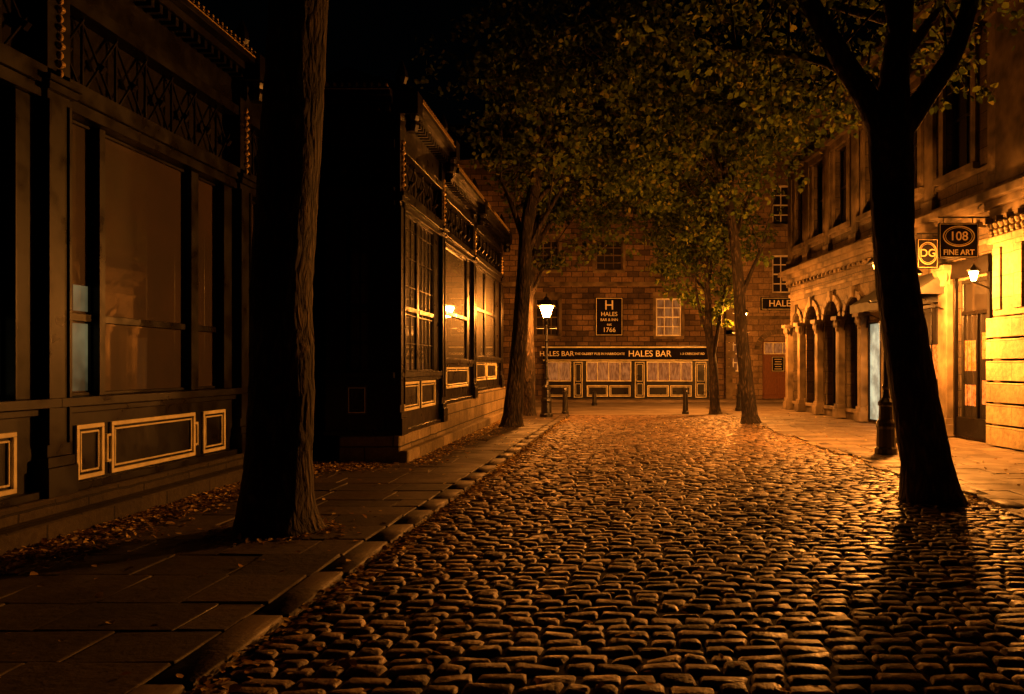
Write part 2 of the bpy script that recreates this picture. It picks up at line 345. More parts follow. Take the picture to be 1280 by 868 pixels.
def pilaster(mb,u,zpl,zf0,ztop,w=.16,d=.1):
    mb.box(u-w-.05,u+w+.05,-.2,d+.05,zpl-.002,zpl+.28,M_black); mb.box(u-w-.03,u+w+.03,-.2,d+.03,zpl+.281,zpl+.38,M_black)
    mb.box(u-w,u+w,-.2,d,zpl+.381,ztop-.34,M_black)
    for s in (-1,1): mb.box(u+s*(w-.02)-.02,u+s*(w-.02)+.02,d+.001,d+.02,zpl+.5,zf0-.3,M_black)
    mb.box(u-w-.04,u+w+.04,-.1,d+.05,zf0-.22,zf0-.14,M_black); mb.box(u-w-.07,u+w+.07,-.1,d+.08,zf0-.139,zf0-.08,M_black)
    mb.box(u-w-.04,u+w+.04,-.1,d+.3,ztop-.339,ztop+.03,M_black)
    mb.lathe(u,d+.16,[(.09,ztop-.6),(.12,ztop-.5),(.10,ztop-.42),(.13,ztop-.341)],8,M_black)
    z=zf0-.05;k=0
    while z<ztop-.75:
        r=.045 if k%2 else .028
        mb.lathe(u,d+.015,[(.012,z),(r,z+.025),(r,z+.045),(.012,z+.075)],7,M_glint); z+=.088; k+=1  # beads coloured as highlights of the carved edge
    mb.lathe(u,0.05,[(.12,ztop+.03),(.14,ztop+.1),(.05,ztop+.16),(.11,ztop+.3),(.09,ztop+.42),(.01,ztop+.6)],8,M_black)
hall=empty('market_hall')
b=MB(frame(-5.5,0,0,-1))
for s in (-.05,3.85,7.75,11.65):
    Y=lambda a,c:(-(s+c),-(s+a))
    bay(b,-(s+3.9)+.001,-s-.001,[Y(.36,.80),Y(.92,2.65),Y(2.85,3.45)],.35,.44,1.0,1.29,2.11,4.15,4.45,5.2,6.05)
    pilaster(b,-s,.35,4.45,6.05)
pilaster(b,-15.5,.35,4.45,6.05)
b.build('ironwork_front',hall,bevel=.004)
b=MB(frame(-5.5,0,0,-1))
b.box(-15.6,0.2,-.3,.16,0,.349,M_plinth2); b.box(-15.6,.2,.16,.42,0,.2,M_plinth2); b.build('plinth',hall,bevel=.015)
b=MB(frame(-5.5,0,0,-1)); b.box(-15.5,0.1,-7,-.31,0,6.0,M_dark)
b.poly([(.3,.36,6.06),(-15.6,.36,6.06),(-15.6,-3.5,8.2),(.3,-3.5,8.2)],M_roof); b.poly([(.3,-3.5,8.2),(-15.6,-3.5,8.2),(-15.6,-7,6.0),(.3,-7,6.0)],M_roof)
b.build('body_and_roof',hall)
b=MB(frame(-5.5,0,0,-1)); b.box(-8.53,-8.15,-.1385,-.1375,1.34,2.05,M_reflect); b.box(-8.53,-8.3,-.1385,-.1375,2.18,2.45,M_reflect); b.box(-12.42,-12.1,-.1385,-.1375,1.9,2.5,M_reflect); b.box(-7.28,-7.1,-.1385,-.1375,1.34,2.04,M_reflect)  # glowing panes on the glass stand in for a reflection
b.build('painted_reflections',hall)
pav=empty('market_hall_pavilion')
b=MB(frame(-3.62,0,0,-1))
G=.05
bay(b,-16.4,-13.3,[(-15.9,-14.75),(-14.6,-13.55)],.46,.83,1.33,1.5,2.6,4.25,4.55,5.2,6.1,gm=M_glass,small=1,g=G)
pilaster(b,-13.32,.46,4.55,6.1,.14,.06); pilaster(b,-16.5,.46,4.55,6.2,.14,.06)
bay(b,-20.0,-16.7,[(-19.45,-16.95)],.8,1.12,1.58,1.75,2.75,4.2,4.45,5.1,5.75,gm=M_glass,g=G)
pilaster(b,-20.15,.8,4.45,5.75,.15,.06)
bay(b,-25.0,-20.3,[(-24.0,-22.3),(-22.1,-20.6)],.95,1.22,1.72,1.86,3.1,4.2,4.45,5.1,5.75,gm=M_glass,g=G)
pilaster(b,-24.9,.95,4.45,5.75,.18,.06)
b.build('ironwork_front',pav,bevel=.004)
b=MB(frame(0,13.2,-1,0))
bay(b,3.64,4.8,[(4.10,4.44)],.46,.80,1.28,1.5,2.6,4.25,4.55,5.2,6.1,gm=M_glass,small=1,pm=M_iron); b.rect(4.13,4.41,.83,1.25,.035,.014,M_cream,.01)
b.build('ironwork_return',pav,bevel=.004)
b=MB(frame(-3.62,0,0,-1))
b.box(-16.6,-13.05,-.9,.09,0,.459,M_plinth); b.box(-20.2,-16.601,-.9,.08,0,.799,M_plinth); b.box(-25.7,-20.201,-.9,.07,0,.949,M_plinth)
b.box(-25.8,-13.0,.09,.24,0,.22,M_plinth); b.build('plinth',pav,bevel=.02)
b=MB(); b.box(-12,-4.15,15.65,25.4,0,5.6,M_dark); b.box(-4.75,-4.1,13.51,15.64,0,6.0,M_dark); b.box(-12,-3.7,25.41,25.6,.0,5.6,M_bar)
b.poly([(-3.3,16.6,5.76),(-3.3,25.6,5.76),(-7.5,25.6,8.2),(-7.5,16.6,8.2)],M_roof); b.poly([(-3.3,12.9,6.12),(-3.3,16.6,6.12),(-5.2,15.5,7.4)],M_roof); b.poly([(-3.3,12.9,6.12),(-5.2,12.9,6.12),(-5.2,15.5,7.4)],M_roof)
b.build('body_and_roof',pav)
# ---------------------------------------------------------------- pub
pub=empty('stone_pub')
b=MB(frame(0,37,-1,0))
ops=[]
wins=[(1.85,3.03,3.0,4.75),(1.85,3.0,6.05,7.45),(1.9,2.8,8.8,9.9),(-.95,.3,6.05,7.45),(-.85,.2,8.8,9.9),(-3.75,-2.65,3.0,4.75),(-3.75,-2.65,6.05,7.45),(-3.7,-2.7,8.8,9.9),(-6.6,-5.5,3.0,4.75),(-6.6,-5.5,6.05,7.45)]
for a,c,z0,z1 in wins: ops.append((-c,-a,z0,z1))
b.wall(-5.0,9.0,0,10.9,ops,M_bar,depth=.22)
b.poly([(-5,0,0),(-5,-8,0),(-5,-8,10.9),(-5,0,10.9)],M_bar)
b.box(-5.1,9.1,-.3,.2,10.9,11.1,M_trim); b.poly([(-5.1,.25,11.1),(9.1,.25,11.1),(9.1,-4,14),(-5.1,-4,14)],M_roof)
b.build('walls',pub)
b=MB(frame(0,37,-1,0))
for i,(a,c,z0,z1) in enumerate(wins):
    b.sash(-c,-a,z0,z1,-.18,2,3,M_white if i==0 else M_trim,M_dim if i in (0,) else M_glass,.07)
    b.box(-c-.12,-a+.12,-.1,.09,z0-.14,z0-.002,M_trim); b.box(-c-.15,-a+.15,.0,.03,z1+.002,z1+.28,M_trim)
    b.box(-c-.14,-c-.004,.0,.025,z0,z1,M_trim); b.box(-a+.004,-a+.14,.0,.025,z0,z1,M_trim)
for k in range(22):
    w=.42 if k%2 else .28
    b.box(-5.0,-5.0+w,.0,.03,2.7+k*.37,2.7+k*.37+.35,M_trim)
b.box(-5,9,0,.05,5.3,5.5,M_trim)
b.build('window_frames_and_dressings',pub,bevel=.006)
b=MB(frame(0,37,-1,0))
b.box(-4.3,3.28,.0,.2,.1,1.86,M_black)
b.box(-4.36,3.34,.0,.3,1.9,2.44,M_dark); b.box(-4.42,3.4,.0,.42,2.441,2.50,M_cream); b.box(-4.38,3.36,.0,.34,2.501,2.56,M_black); b.box(-4.38,3.36,.0,.36,1.861,1.899,M_cream)
for a,c in ((-3.18,-2.07),(-1.37,.70),(1.41,3.51)):
    u0,u1=-c,-a
    b.poly([(u1,.215,.92),(u0,.215,.92),(u0,.215,1.8),(u1,.215,1.8)],M_barwin)
    b.rect(u0,u1,.9,1.82,.218,.05,M_cream,.03)
    n=max(2,round((c-a)/.5))
    for i in range(1,n): uu=u0+(u1-u0)*i/n; b.box(uu-.02,uu+.02,.218,.244,.95,1.77,M_cream)
    b.box(u0-.03,u1+.03,.2,.28,.84,.898,M_black)
    n=max(1,round((c-a)/1.05))
    for i in range(n): b.panel(u0+(u1-u0)*i/n+.03,u0+(u1-u0)*(i+1)/n-.03,.2,.72,.202,M_cream)
for a,c in ((-1.96,-1.52),(.85,1.33),(3.63,4.18)):
    b.box(-c,-a,.2,.23,.12,1.82,M_black); b.rect(-c+.02,-a-.02,.16,1.8,.231,.035,M_cream,.012); b.rect(-c+.1,-a-.1,.9,1.7,.231,.02,M_cream,.01); b.rect(-c+.1,-a-.1,.26,.8,.231,.02,M_cream,.01)
b.build('shopfront',pub,bevel=.004)
text('HALES BAR',.40,(1.55,36.69,2.165),pub,name='fascia_lettering'); text('THE OLDEST PUB IN HARROGATE',.15,(-.75,36.69,2.165),pub,name='fascia_lettering')
text('HALES BAR',.32,(-2.72,36.69,2.165),pub,name='fascia_lettering'); text('1-3 CRESCENT RD',.14,(3.5,36.69,2.165),pub,name='fascia_lettering')
sg=empty('pub_sign'); b=MB(frame(0,37,-1,0)); b.box(-.32,.95,.01,.09,3.0,4.78,M_dark); b.rect(-.29,.92,3.03,4.75,.091,.025,M_cream,.01); b.build('board',sg,bevel=.005)
for t,s_,z in (('H',.62,4.4),('HALES',.27,4.0),('BAR & INN',.17,3.74),('est',.18,3.53),('1766',.3,3.27)): text(t,s_,(-.315,36.9,z),sg)
cb=empty('stone_corner_building')
b=MB(frame(0,36.6,-1,0))
ws=[(7.15,8.0,8.1,9.9),(7.15,8.0,4.95,6.7),(5.15,5.65,1.35,3.0),(9.2,10.1,4.95,6.7)]
b.wall(-12,-5.05,0,11.4,[(-c,-a,z0,z1) for a,c,z0,z1 in ws]+[(-8.2,-6.7,0,2.75),(-11.0,-9.4,.5,2.9)],M_corner,depth=.25)
b.poly([(-5.05,0,0),(-5.05,-8,0),(-5.05,-8,11.4),(-5.05,0,11.4)],M_corner); b.box(-12,-5,-.3,.25,11.4,11.6,M_trim)
b.build('walls',cb)
b=MB(frame(0,36.6,-1,0))
for a,c,z0,z1 in ws:
    b.sash(-c,-a,z0,z1,-.18,1,3,M_white,M_dim if z0<2 else M_glass,.08); b.box(-c-.1,-a+.1,-.1,.1,z0-.14,z0-.002,M_trim); b.box(-c-.12,-a+.12,0,.03,z1+.002,z1+.26,M_trim)
b.sash(-11.0,-9.4,.5,2.9,-.2,2,1,M_cream,M_barwin)
b.box(-8.2,-6.7,-.24,-.2,0.1,2.75,M_door); 
for u in (-8.1,-7.4): b.rect(u,u+.62,.3,1.1,-.199,.05,M_door,.03); b.rect(u,u+.62,1.25,2.1,-.199,.05,M_door,.03)
b.sash(-8.1,-6.8,2.15,2.7,-.198,2,0,M_cream,M_barwin,.04)
b.box(-7.75,-7.15,-.17,-.14,1.35,2.05,M_black); b.rect(-7.73,-7.17,1.37,2.03,-.139,.02,M_cream,.008)
for k in range(5): b.box(-7.62+.03*(k%2),-7.28-.03*(k%2),-.139,-.136,1.9-k*.11,1.93-k*.11,M_cream)
for i in range(13):
    a0=math.pi*(i+.05)/13;a1=math.pi*(i+.95)/13;c=-7.45;q=[]
    for rr,aa in ((.85,a0),(1.12,a0),(1.12,a1),(.85,a1)): q.append((c-rr*math.cos(aa),.03,2.35+rr*.85*math.sin(aa)))
    b.poly(q,M_trim)
b.box(-12,-5.05,0,.12,3.75,3.9,M_trim)
b.box(-10.5,-6.6,.0,.16,4.15,4.75,M_black); b.rect(-10.45,-6.65,4.19,4.71,.161,.02,M_cream,.01)
for k in range(30): b.box(-5.05-(.42 if k%2 else .28),-5.03,.0,.03,.1+k*.37,.45+k*.37,M_trim)
b.build('dressings_and_door',cb,bevel=.006); text('HALES BAR',.42,(8.0,36.42,4.45),cb)
# ---------------------------------------------------------------- right terrace
ML=frame(7.7,15,-.0925,.9957)
rt=empty('stone_shop_terrace')
arches=[(7.65,8.9),(9.4,10.7),(11.25,12.5),(13.0,13.95)]
up=[(-3.6,-2.4),(-.9,.15),(1.85,3.0),(4.25,5.4),(6.5,7.5),(8.75,9.8),(10.75,11.75),(12.75,13.6)]
b=MB(ML)
ops=[(1.2,2.45,.12,3.45),(3.1,5.95,.55,3.05),(6.45,7.25,.1,2.8),(-3.5,-1.0,.5,3.2)]
aops=[(a,c,.35,3.0+(c-a)/2+.05) for a,c in arches]
b.wall(-8,14.3,0,4.75,ops+aops,M_ash,depth=.4)
for a,c in arches: b.arch(a,c,3.0,3.0+(c-a)/2+.05,M_ash,0,.4)
b.wall(-8,14.3,4.75,9.4,[(a,c,5.85,8.3) for a,c in up],M_ash,depth=.3)
b.poly([(14.3,0,0),(14.3,-9,0),(14.3,-9,9.4),(14.3,0,9.4)],M_ash); b.poly([(-8,0,0),(-8,-9,0),(-8,-9,9.4),(-8,0,9.4)],M_ash)
b.box(-8,14.2,-9,-.45,0,9.3,M_dark)
b.poly([(-8,.2,9.95),(14.4,.2,9.95),(14.4,-4,12.2),(-8,-4,12.2)],M_roof)
b.build('walls',rt)
b=MB(ML)
def hb(u0,u1,y0,y1,z0,z1,m=M_trim): b.box(u0,u1,y0,y1,z0,z1,m)
for u0,u1 in ((-8,-3.6),(-.9,1.05),(2.56,3.0),(6.0,6.4),(7.26,7.6),(8.95,9.35),(10.75,11.2),(12.55,12.95),(14.0,14.35)): hb(u0,u1,0,.06,.05,.5)
hb(-8,14.4,0,.14,4.55,4.72); hb(-8,14.45,0,.26,4.721,4.86); hb(-8,14.5,0,.42,4.861,5.02); hb(-8,14.45,0,.2,5.021,5.16)
hb(-8,14.35,0,.06,4.1,4.2); hb(-8,14.35,0,.05,5.6,5.698)
hb(-8,14.4,0,.18,9.2,9.4); hb(-8,14.5,-.3,.36,9.401,9.62); hb(-8,14.55,-.3,.5,9.621,9.8); hb(-8,14.4,-.3,.2,9.801,10.3)
u=-8
while u<14.3: hb(u,u+.12,.0,.22,4.44,4.549); u+=.36
u=-8
while u<14.3: hb(u,u+.14,.0,.3,9.02,9.199); u+=.45
for a,c in up:
    hb(a-.2,a-.003,0,.07,5.85,8.3); hb(c+.003,c+.2,0,.07,5.85,8.3); hb(a-.26,c+.26,0,.16,5.7,5.848); hb(a-.24,c+.24,0,.1,8.302,8.5); hb(a-.32,c+.32,0,.24,8.501,8.62)
    b.sash(a,c,5.85,8.3,-.2,1,1,M_iron,M_glass,.08)
for u in (-1.7,.95,3.62,5.95,8.1,10.28,12.25,14.1): hb(u-.2,u+.2,0,.1,5.165,8.9); hb(u-.26,u+.26,0,.16,8.6,8.78); hb(u-.26,u+.26,0,.15,5.16,5.42)
def pier(u,w,z1,d=.2):
    hb(u-w-.06,u+w+.06,0,d+.08,.06,.32); hb(u-w-.03,u+w+.03,0,d+.04,.321,.46)
    hb(u-w,u+w,0,d,.461,z1-.3)
    b.lathe(u,d*.6,[(w*.95,z1-.34),(w*1.0,z1-.3),(w*.95,z1-.22),(w*1.35,z1-.06),(w*1.45,z1)],10,M_trim)
    hb(u-w-.09,u+w+.09,0,d+.12,z1+.001,z1+.12)
    for k in range(5):
        t=u-w+2*w*k/4; b.lathe(t,d+.02,[(.01,z1-.24),(.05,z1-.17),(.06,z1-.08),(.02,z1-.02)],6,M_trim)
for u in (7.45,9.12,10.98,12.75,14.12): pier(u,.13,2.98)
for a,c in arches:
    n=9; cc=(a+c)/2; r=(c-a)/2
    for i in range(n):
        a0=math.pi*(i+.05)/n;a1=math.pi*(i+.95)/n;q=[];k=len(b.v)
        for yy in (.0,.07):
            for rr,aa in ((r+.003,a0),(r+.2,a0),(r+.2,a1),(r+.003,a1)): q.append((cc-rr*math.cos(aa),yy,3.0+rr*math.sin(aa)+.005))
        b.v+=q; m=b.mi(M_trim)
        for f in ((4,5,6,7),(0,1,5,4),(1,2,6,5),(2,3,7,6),(3,0,4,7)): b.f.append(tuple(k+j for j in f)); b.m.append(m)
    hb(cc-.1,cc+.1,.0,.13,3.0+r-.02,3.0+r+.3)
    b.sash(a,c,.35,3.0+r,-.3,1,0,M_iron,M_glass,.07); b.box(a,c,-.296,-.2,2.9,3.0,M_iron)
    b.box(a,c,-.35,.05,.25,.349,M_trim)
pier(2.78,.2,3.7); hb(6.05,6.35,0,.05,.501,3.3)
for k in range(6): hb(-.42,.86,.0,.3,.06+k*.42,.06+k*.42+.38,M_rust)
hb(-.3,.74,.0,.22,2.58,4.0,M_rust); hb(-.26,.0,.22,.26,2.7,3.9,M_rust); hb(.44,.7,.22,.26,2.7,3.9,M_rust)
hb(-.4,.84,0,.3,4.001,4.12,M_rust)
for k in range(7):
    for zz,rr in ((4.14,.07),(4.28,.08)): b.lathe(-.32+k*.18,.24,[(.01,zz),(rr*.7,zz+.03),(rr,zz+.1),(rr*.5,zz+.14)],7,M_rust)
hb(-.34,.78,0,.22,4.121,4.42,M_rust)
hb(-.25,.7,.0,.2,5.17,8.8)
b.build('dressings',rt,bevel=.014)
b=MB(ML)
b.sash(1.2,2.45,.12,3.45,-.12,0,0,M_iron,M_glass,.07)
b.box(1.2,2.45,-.12,.06,.1,.5,M_black); b.box(1.2,2.45,-.116,-.06,2.7,2.78,M_black); b.box(1.8,1.86,-.116,-.06,.5,2.7,M_black)
for k in range(7): b.bar((1.25+k*.19,-.06,.5),(1.25+k*.19,-.06,2.7),.008,M_iron)
b.box(1.1,1.195,.0,.08,.1,3.5,M_black); b.box(2.455,2.53,.0,.08,.1,3.5,M_black); b.box(1.05,2.56,.0,.14,3.5,3.85,M_black)
b.sash(3.1,5.95,.55,3.05,-.1,3,0,M_black,M_glass,.08); b.box(3.0,6.0,-.02,.1,3.06,3.5,M_black); b.box(3.0,6.0,-.02,.1,.45,.549,M_black)
b.sash(6.45,7.25,.1,2.8,-.03,0,0,M_black,M_cool,.04)
b.sash(-3.5,-1.0,.5,3.2,-.3,2,0,M_black,M_dim,.08)
b.build('shopfronts',rt,bevel=.004)
M_picglow=emis('glowing_picture',(1,.42,.1),.5,9,.2,lo=.03)  # pictures glow by themselves, shop lighting put into the material
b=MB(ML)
for u0,u1,z0,z1,yy in ((1.3,1.72,1.75,2.3,-.117),(1.95,2.38,1.5,2.15,-.117),(1.32,1.72,.8,1.3,-.117),(1.95,2.38,.75,1.2,-.117),(3.4,4.0,1.3,2.1,-.097),(4.4,5.1,1.2,2.0,-.097)): b.box(u0,u1,yy,yy+.006,z0,z1,M_picglow)
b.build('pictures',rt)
aw=empty('shop_awning'); b=MB(ML)
b.poly([(2.7,.06,3.75),(6.2,.06,3.75),(6.2,.95,3.2),(2.7,.95,3.2)],M_awn); b.box(2.7,6.2,.94,.965,2.98,3.2,M_awn)
b.poly([(2.7,.06,3.75),(2.7,.95,3.2),(2.7,.06,3.2)],M_awn); b.poly([(6.2,.06,3.75),(6.2,.95,3.2),(6.2,.06,3.2)],M_awn)
b.bar((2.72,.05,2.8),(2.72,.93,3.18),.015,M_iron,6); b.bar((6.18,.05,2.8),(6.18,.93,3.18),.015,M_iron,6); b.build('canopy',aw)
def hang(Y,x0,x1,z0,z1,xw,lines,oval,mc=M_cream):
    e=empty('hanging_sign'); b=MB(frame(0,Y,-1,0))
    b.box(-x1,-x0,-.04,.04,z0,z1,M_dark); b.rect(-x1+.015,-x0-.015,z0+.015,z1-.015,.041,.012,mc,.008); 
    b.bar((-x0,0,z1+.12),(-xw,0,z1+.12),.018,M_iron,6); b.bar((-x0-.1,0,z1),(-x0-.1,0,z1+.12),.01,M_iron,6); b.bar((-x1+.1,0,z1),(-x1+.1,0,z1+.12),.01,M_iron,6)
    cxx=xw-.22
    for i in range(14):
        a=i/14*5.2;c=(i+1)/14*5.2;r0=.14-.008*i;r1=.14-.008*(i+1)
        b.bar((-cxx+r0*math.cos(a),0,z1+.28+r0*math.sin(a)),(-cxx+r1*math.cos(c),0,z1+.28+r1*math.sin(c)),.011,M_iron,5)
    cx,cz,rx,rz=oval; N=28
    for i in range(N):
        a=2*math.pi*i/N;c=2*math.pi*(i+1)/N
        for q,w in ((1,.014),(.86,.007)):
            b.bar((-cx+rx*q*math.cos(a),.046,cz+rz*q*math.sin(a)),(-cx+rx*q*math.cos(c),.046,cz+rz*q*math.sin(c)),w,mc,4)
    b.build('board_and_bracket',e,bevel=.003)
    for t,s_,z,xx in lines: text(t,s_,(xx,Y-.045,z),e,mc if mc!=M_cream else None)
M_ochre=simple('ochre_sign_paint',(.2,.13,.06),(.28,.19,.09),.6)
hang(16.0,6.45,7.24,3.76,4.46,7.6,[('108',.25,4.19,6.845),('FINE ART',.15,3.87,6.845)],(6.845,4.195,.31,.2))
hang(17.6,6.62,7.08,3.75,4.4,7.45,[('DG',.24,4.08,6.85)],(6.85,4.08,.2,.24),M_ochre)
wl=empty('wall_lamp'); b=MB(ML@Matrix.Translation((0,0,-.42))); u,v=.95,.5
b.bar((u,.0,3.5),(u,v,3.7),.018,M_iron,6); b.lathe(u,v,[(.015,3.66),(.05,3.7),(.04,3.715)],6,M_iron); b.lathe(u,v,[(.12,3.91),(.13,3.94),(.05,4.0),(.015,4.06)],6,M_iron)
b.build('bracket_and_cap',wl)
b=MB(ML@Matrix.Translation((0,0,-.42))); b.lathe(u,v,[(.045,3.72),(.09,3.90)],6,M_wallg); b.build('lit_glass',wl)
# ---------------------------------------------------------------- lamps
def street_lamp(x,y,z0=.03,gm=M_lampg):
    e=empty('street_lamp'); b=MB(Matrix.Translation((x,y,z0)))
    b.lathe(0,0,[(.2,0),(.2,.10),(.17,.13),(.16,.45),(.18,.5),(.17,.56),(.13,.62),(.12,.85),(.14,.88),(.14,.93),(.08,1.0),(.065,1.1),(.055,1.15),(.075,1.2),(.05,1.25),(.045,2.3),(.065,2.34),(.042,2.38),(.036,2.85),(.06,2.88),(.04,2.92),(.035,3.02),(.07,3.05)],14,M_iron)
    b.bar((-.28,0,2.72),(.28,0,2.72),.016,M_iron,8); b.lathe(.29,0,[(.005,2.69),(.03,2.71),(.03,2.73),(.005,2.75)],6,M_iron); b.lathe(-.29,0,[(.005,2.69),(.03,2.71),(.03,2.73),(.005,2.75)],6,M_iron)
    for i in range(4):
        a=math.pi/4+i*math.pi/2; ca,sa=math.cos(a),math.sin(a)
        b.bar((0.06*ca,.06*sa,2.9),(.14*ca,.14*sa,3.06),.01,M_iron); b.bar((.135*ca,.135*sa,3.06),(.275*ca,.275*sa,3.44),.008,M_iron)
    b.lathe(0,0,[(.15,3.05),(.15,3.07)],4,M_iron,math.pi/4)
    b.lathe(0,0,[(.37,3.425),(.37,3.45),(.19,3.60),(.11,3.62),(.12,3.66),(.05,3.70),(.015,3.72),(.03,3.76),(.005,3.82)],4,M_iron,math.pi/4)
    b.build('post_and_frame',e,bevel=.003)
    g=MB(Matrix.Translation((x,y,z0))); g.lathe(0,0,[(.12,3.085),(.26,3.40)],4,gm,math.pi/4); g.build('lit_lantern',e)
    return e
street_lamp(-2.14,24.6); street_lamp(4.83,14.3,gm=M_lampg2); street_lamp(4.37,28.0,gm=M_lampg3); street_lamp(5.9,16.3,gm=M_lampg4)
def bollard(x,y,h,z0=.0):
    b=MB(Matrix.Translation((x,y,z0))); b.lathe(0,0,[(.12,0),(.12,.08),(.095,.11),(.085,h*.55),(.08,h*.78),(.10,h*.8),(.10,h*.84),(.07,h*.87),(.085,h*.92),(.06,h*.98),(.015,h)],14,M_iron); b.build('bollard',bevel=.003)
bollard(-1.7,26.7,.9); bollard(2.32,26.7,.9); bollard(-.88,32.5,.6)
# ---------------------------------------------------------------- trees
def tube(mb,pts,rad,seg=10,lump=.08,seed=0,mt=M_bark):
    r_=random.Random(seed); P=[Vector(p) for p in pts]; n0=len(mb.v); k=mb.mi(mt)
    ph=[r_.uniform(0,6.28) for _ in range(4)]
    up=Vector((1,0,0))
    for i,p in enumerate(P):
        d=(P[min(i+1,len(P)-1)]-P[max(i-1,0)]).normalized()
        a=(up-d*up.dot(d)); 
        if a.length<.05: a=Vector((0,1,0))-d*d.y
        a.normalize(); up=a; b_=d.cross(a)
        for j in range(seg):
            t=2*math.pi*j/seg
            rr=rad[i]*(1+lump*math.sin(3*t+ph[0]+p.z*1.1)+lump*.7*math.sin(5*t+ph[1]-p.z*2.1)+lump*.6*r_.uniform(-1,1))
            mb.v.append(tuple(p+a*(rr*math.cos(t))+b_*(rr*math.sin(t))))
    for i in range(len(P)-1):
        for j in range(seg):
            a=n0+i*seg+j; c=n0+i*seg+(j+1)%seg; mb.f.append((a,c,c+seg,a+seg)); mb.m.append(k)
    mb.f.append(tuple(n0+(len(P)-1)*seg+j for j in range(seg))); mb.m.append(k)
def smooth_path(ctrl,step=.12):
    C=[Vector(c[:3]) for c in ctrl]; Rr=[c[3] for c in ctrl]; out=[];rad=[]
    for i in range(len(C)-1):
        p0=C[max(i-1,0)];p1=C[i];p2=C[i+1];p3=C[min(i+2,len(C)-1)]; n=max(2,int((p2-p1).length/step))
        for j in range(n):
            t=j/n; out.append(.5*((2*p1)+(-p0+p2)*t+(2*p0-5*p1+4*p2-p3)*t*t+(-p0+3*p1-3*p2+p3)*t**3)); rad.append(Rr[i]*(1-t)+Rr[i+1]*t)
    out.append(C[-1]); rad.append(Rr[-1]); return out,rad
def leaves_mesh(name,C,size,mt,parent=None,flat=False,droop=.5):
    N=len(C); C=np.asarray(C)
    d=rng.normal(size=(N,3)); 
    if flat: d[:,2]*=.12
    else: d[:,2]-=droop
    d/=np.linalg.norm(d,axis=1)[:,None]
    r=rng.normal(size=(N,3)); 
    s=np.cross(d,r); s/=np.linalg.norm(s,axis=1)[:,None]
    if flat: s=np.cross(d,np.array([0,0,1.])+rng.normal(0,.25,(N,3))); s/=np.linalg.norm(s,axis=1)[:,None]
    nrm=np.cross(s,d); L=size*rng.uniform(.65,1.35,(N,1))
    Wd=L*rng.uniform(.32,.5,(N,1)); cup=L*rng.uniform(.02,.2,(N,1))
    if flat: nrm*=np.sign(nrm[:,2:3])
    v=np.stack([C,C+d*L*.3+s*Wd*.85+nrm*cup*.8,C+d*L*.65+s*Wd*.7+nrm*cup,C+d*L+nrm*cup*.3,C+d*L*.65-s*Wd*.7+nrm*cup,C+d*L*.3-s*Wd*.85+nrm*cup*.8,],1).reshape(-1,3)
    base=np.arange(N)[:,None]*6; F=np.concatenate([base+np.array([0,1,2,3]),base+np.array([0,3,4,5])],0).astype(np.int32)
    me=bpy.data.meshes.new(name); me.vertices.add(len(v)); me.vertices.foreach_set('co',v.ravel())
    me.loops.add(F.size); me.loops.foreach_set('vertex_index',F.ravel()); me.polygons.add(len(F)); me.polygons.foreach_set('loop_start',np.arange(0,F.size,4,dtype=np.int32))
    me.update(calc_edges=True); me.materials.append(mt); o=bpy.data.objects.new(name,me); S.collection.objects.link(o)
    if parent:o.parent=parent
    return o
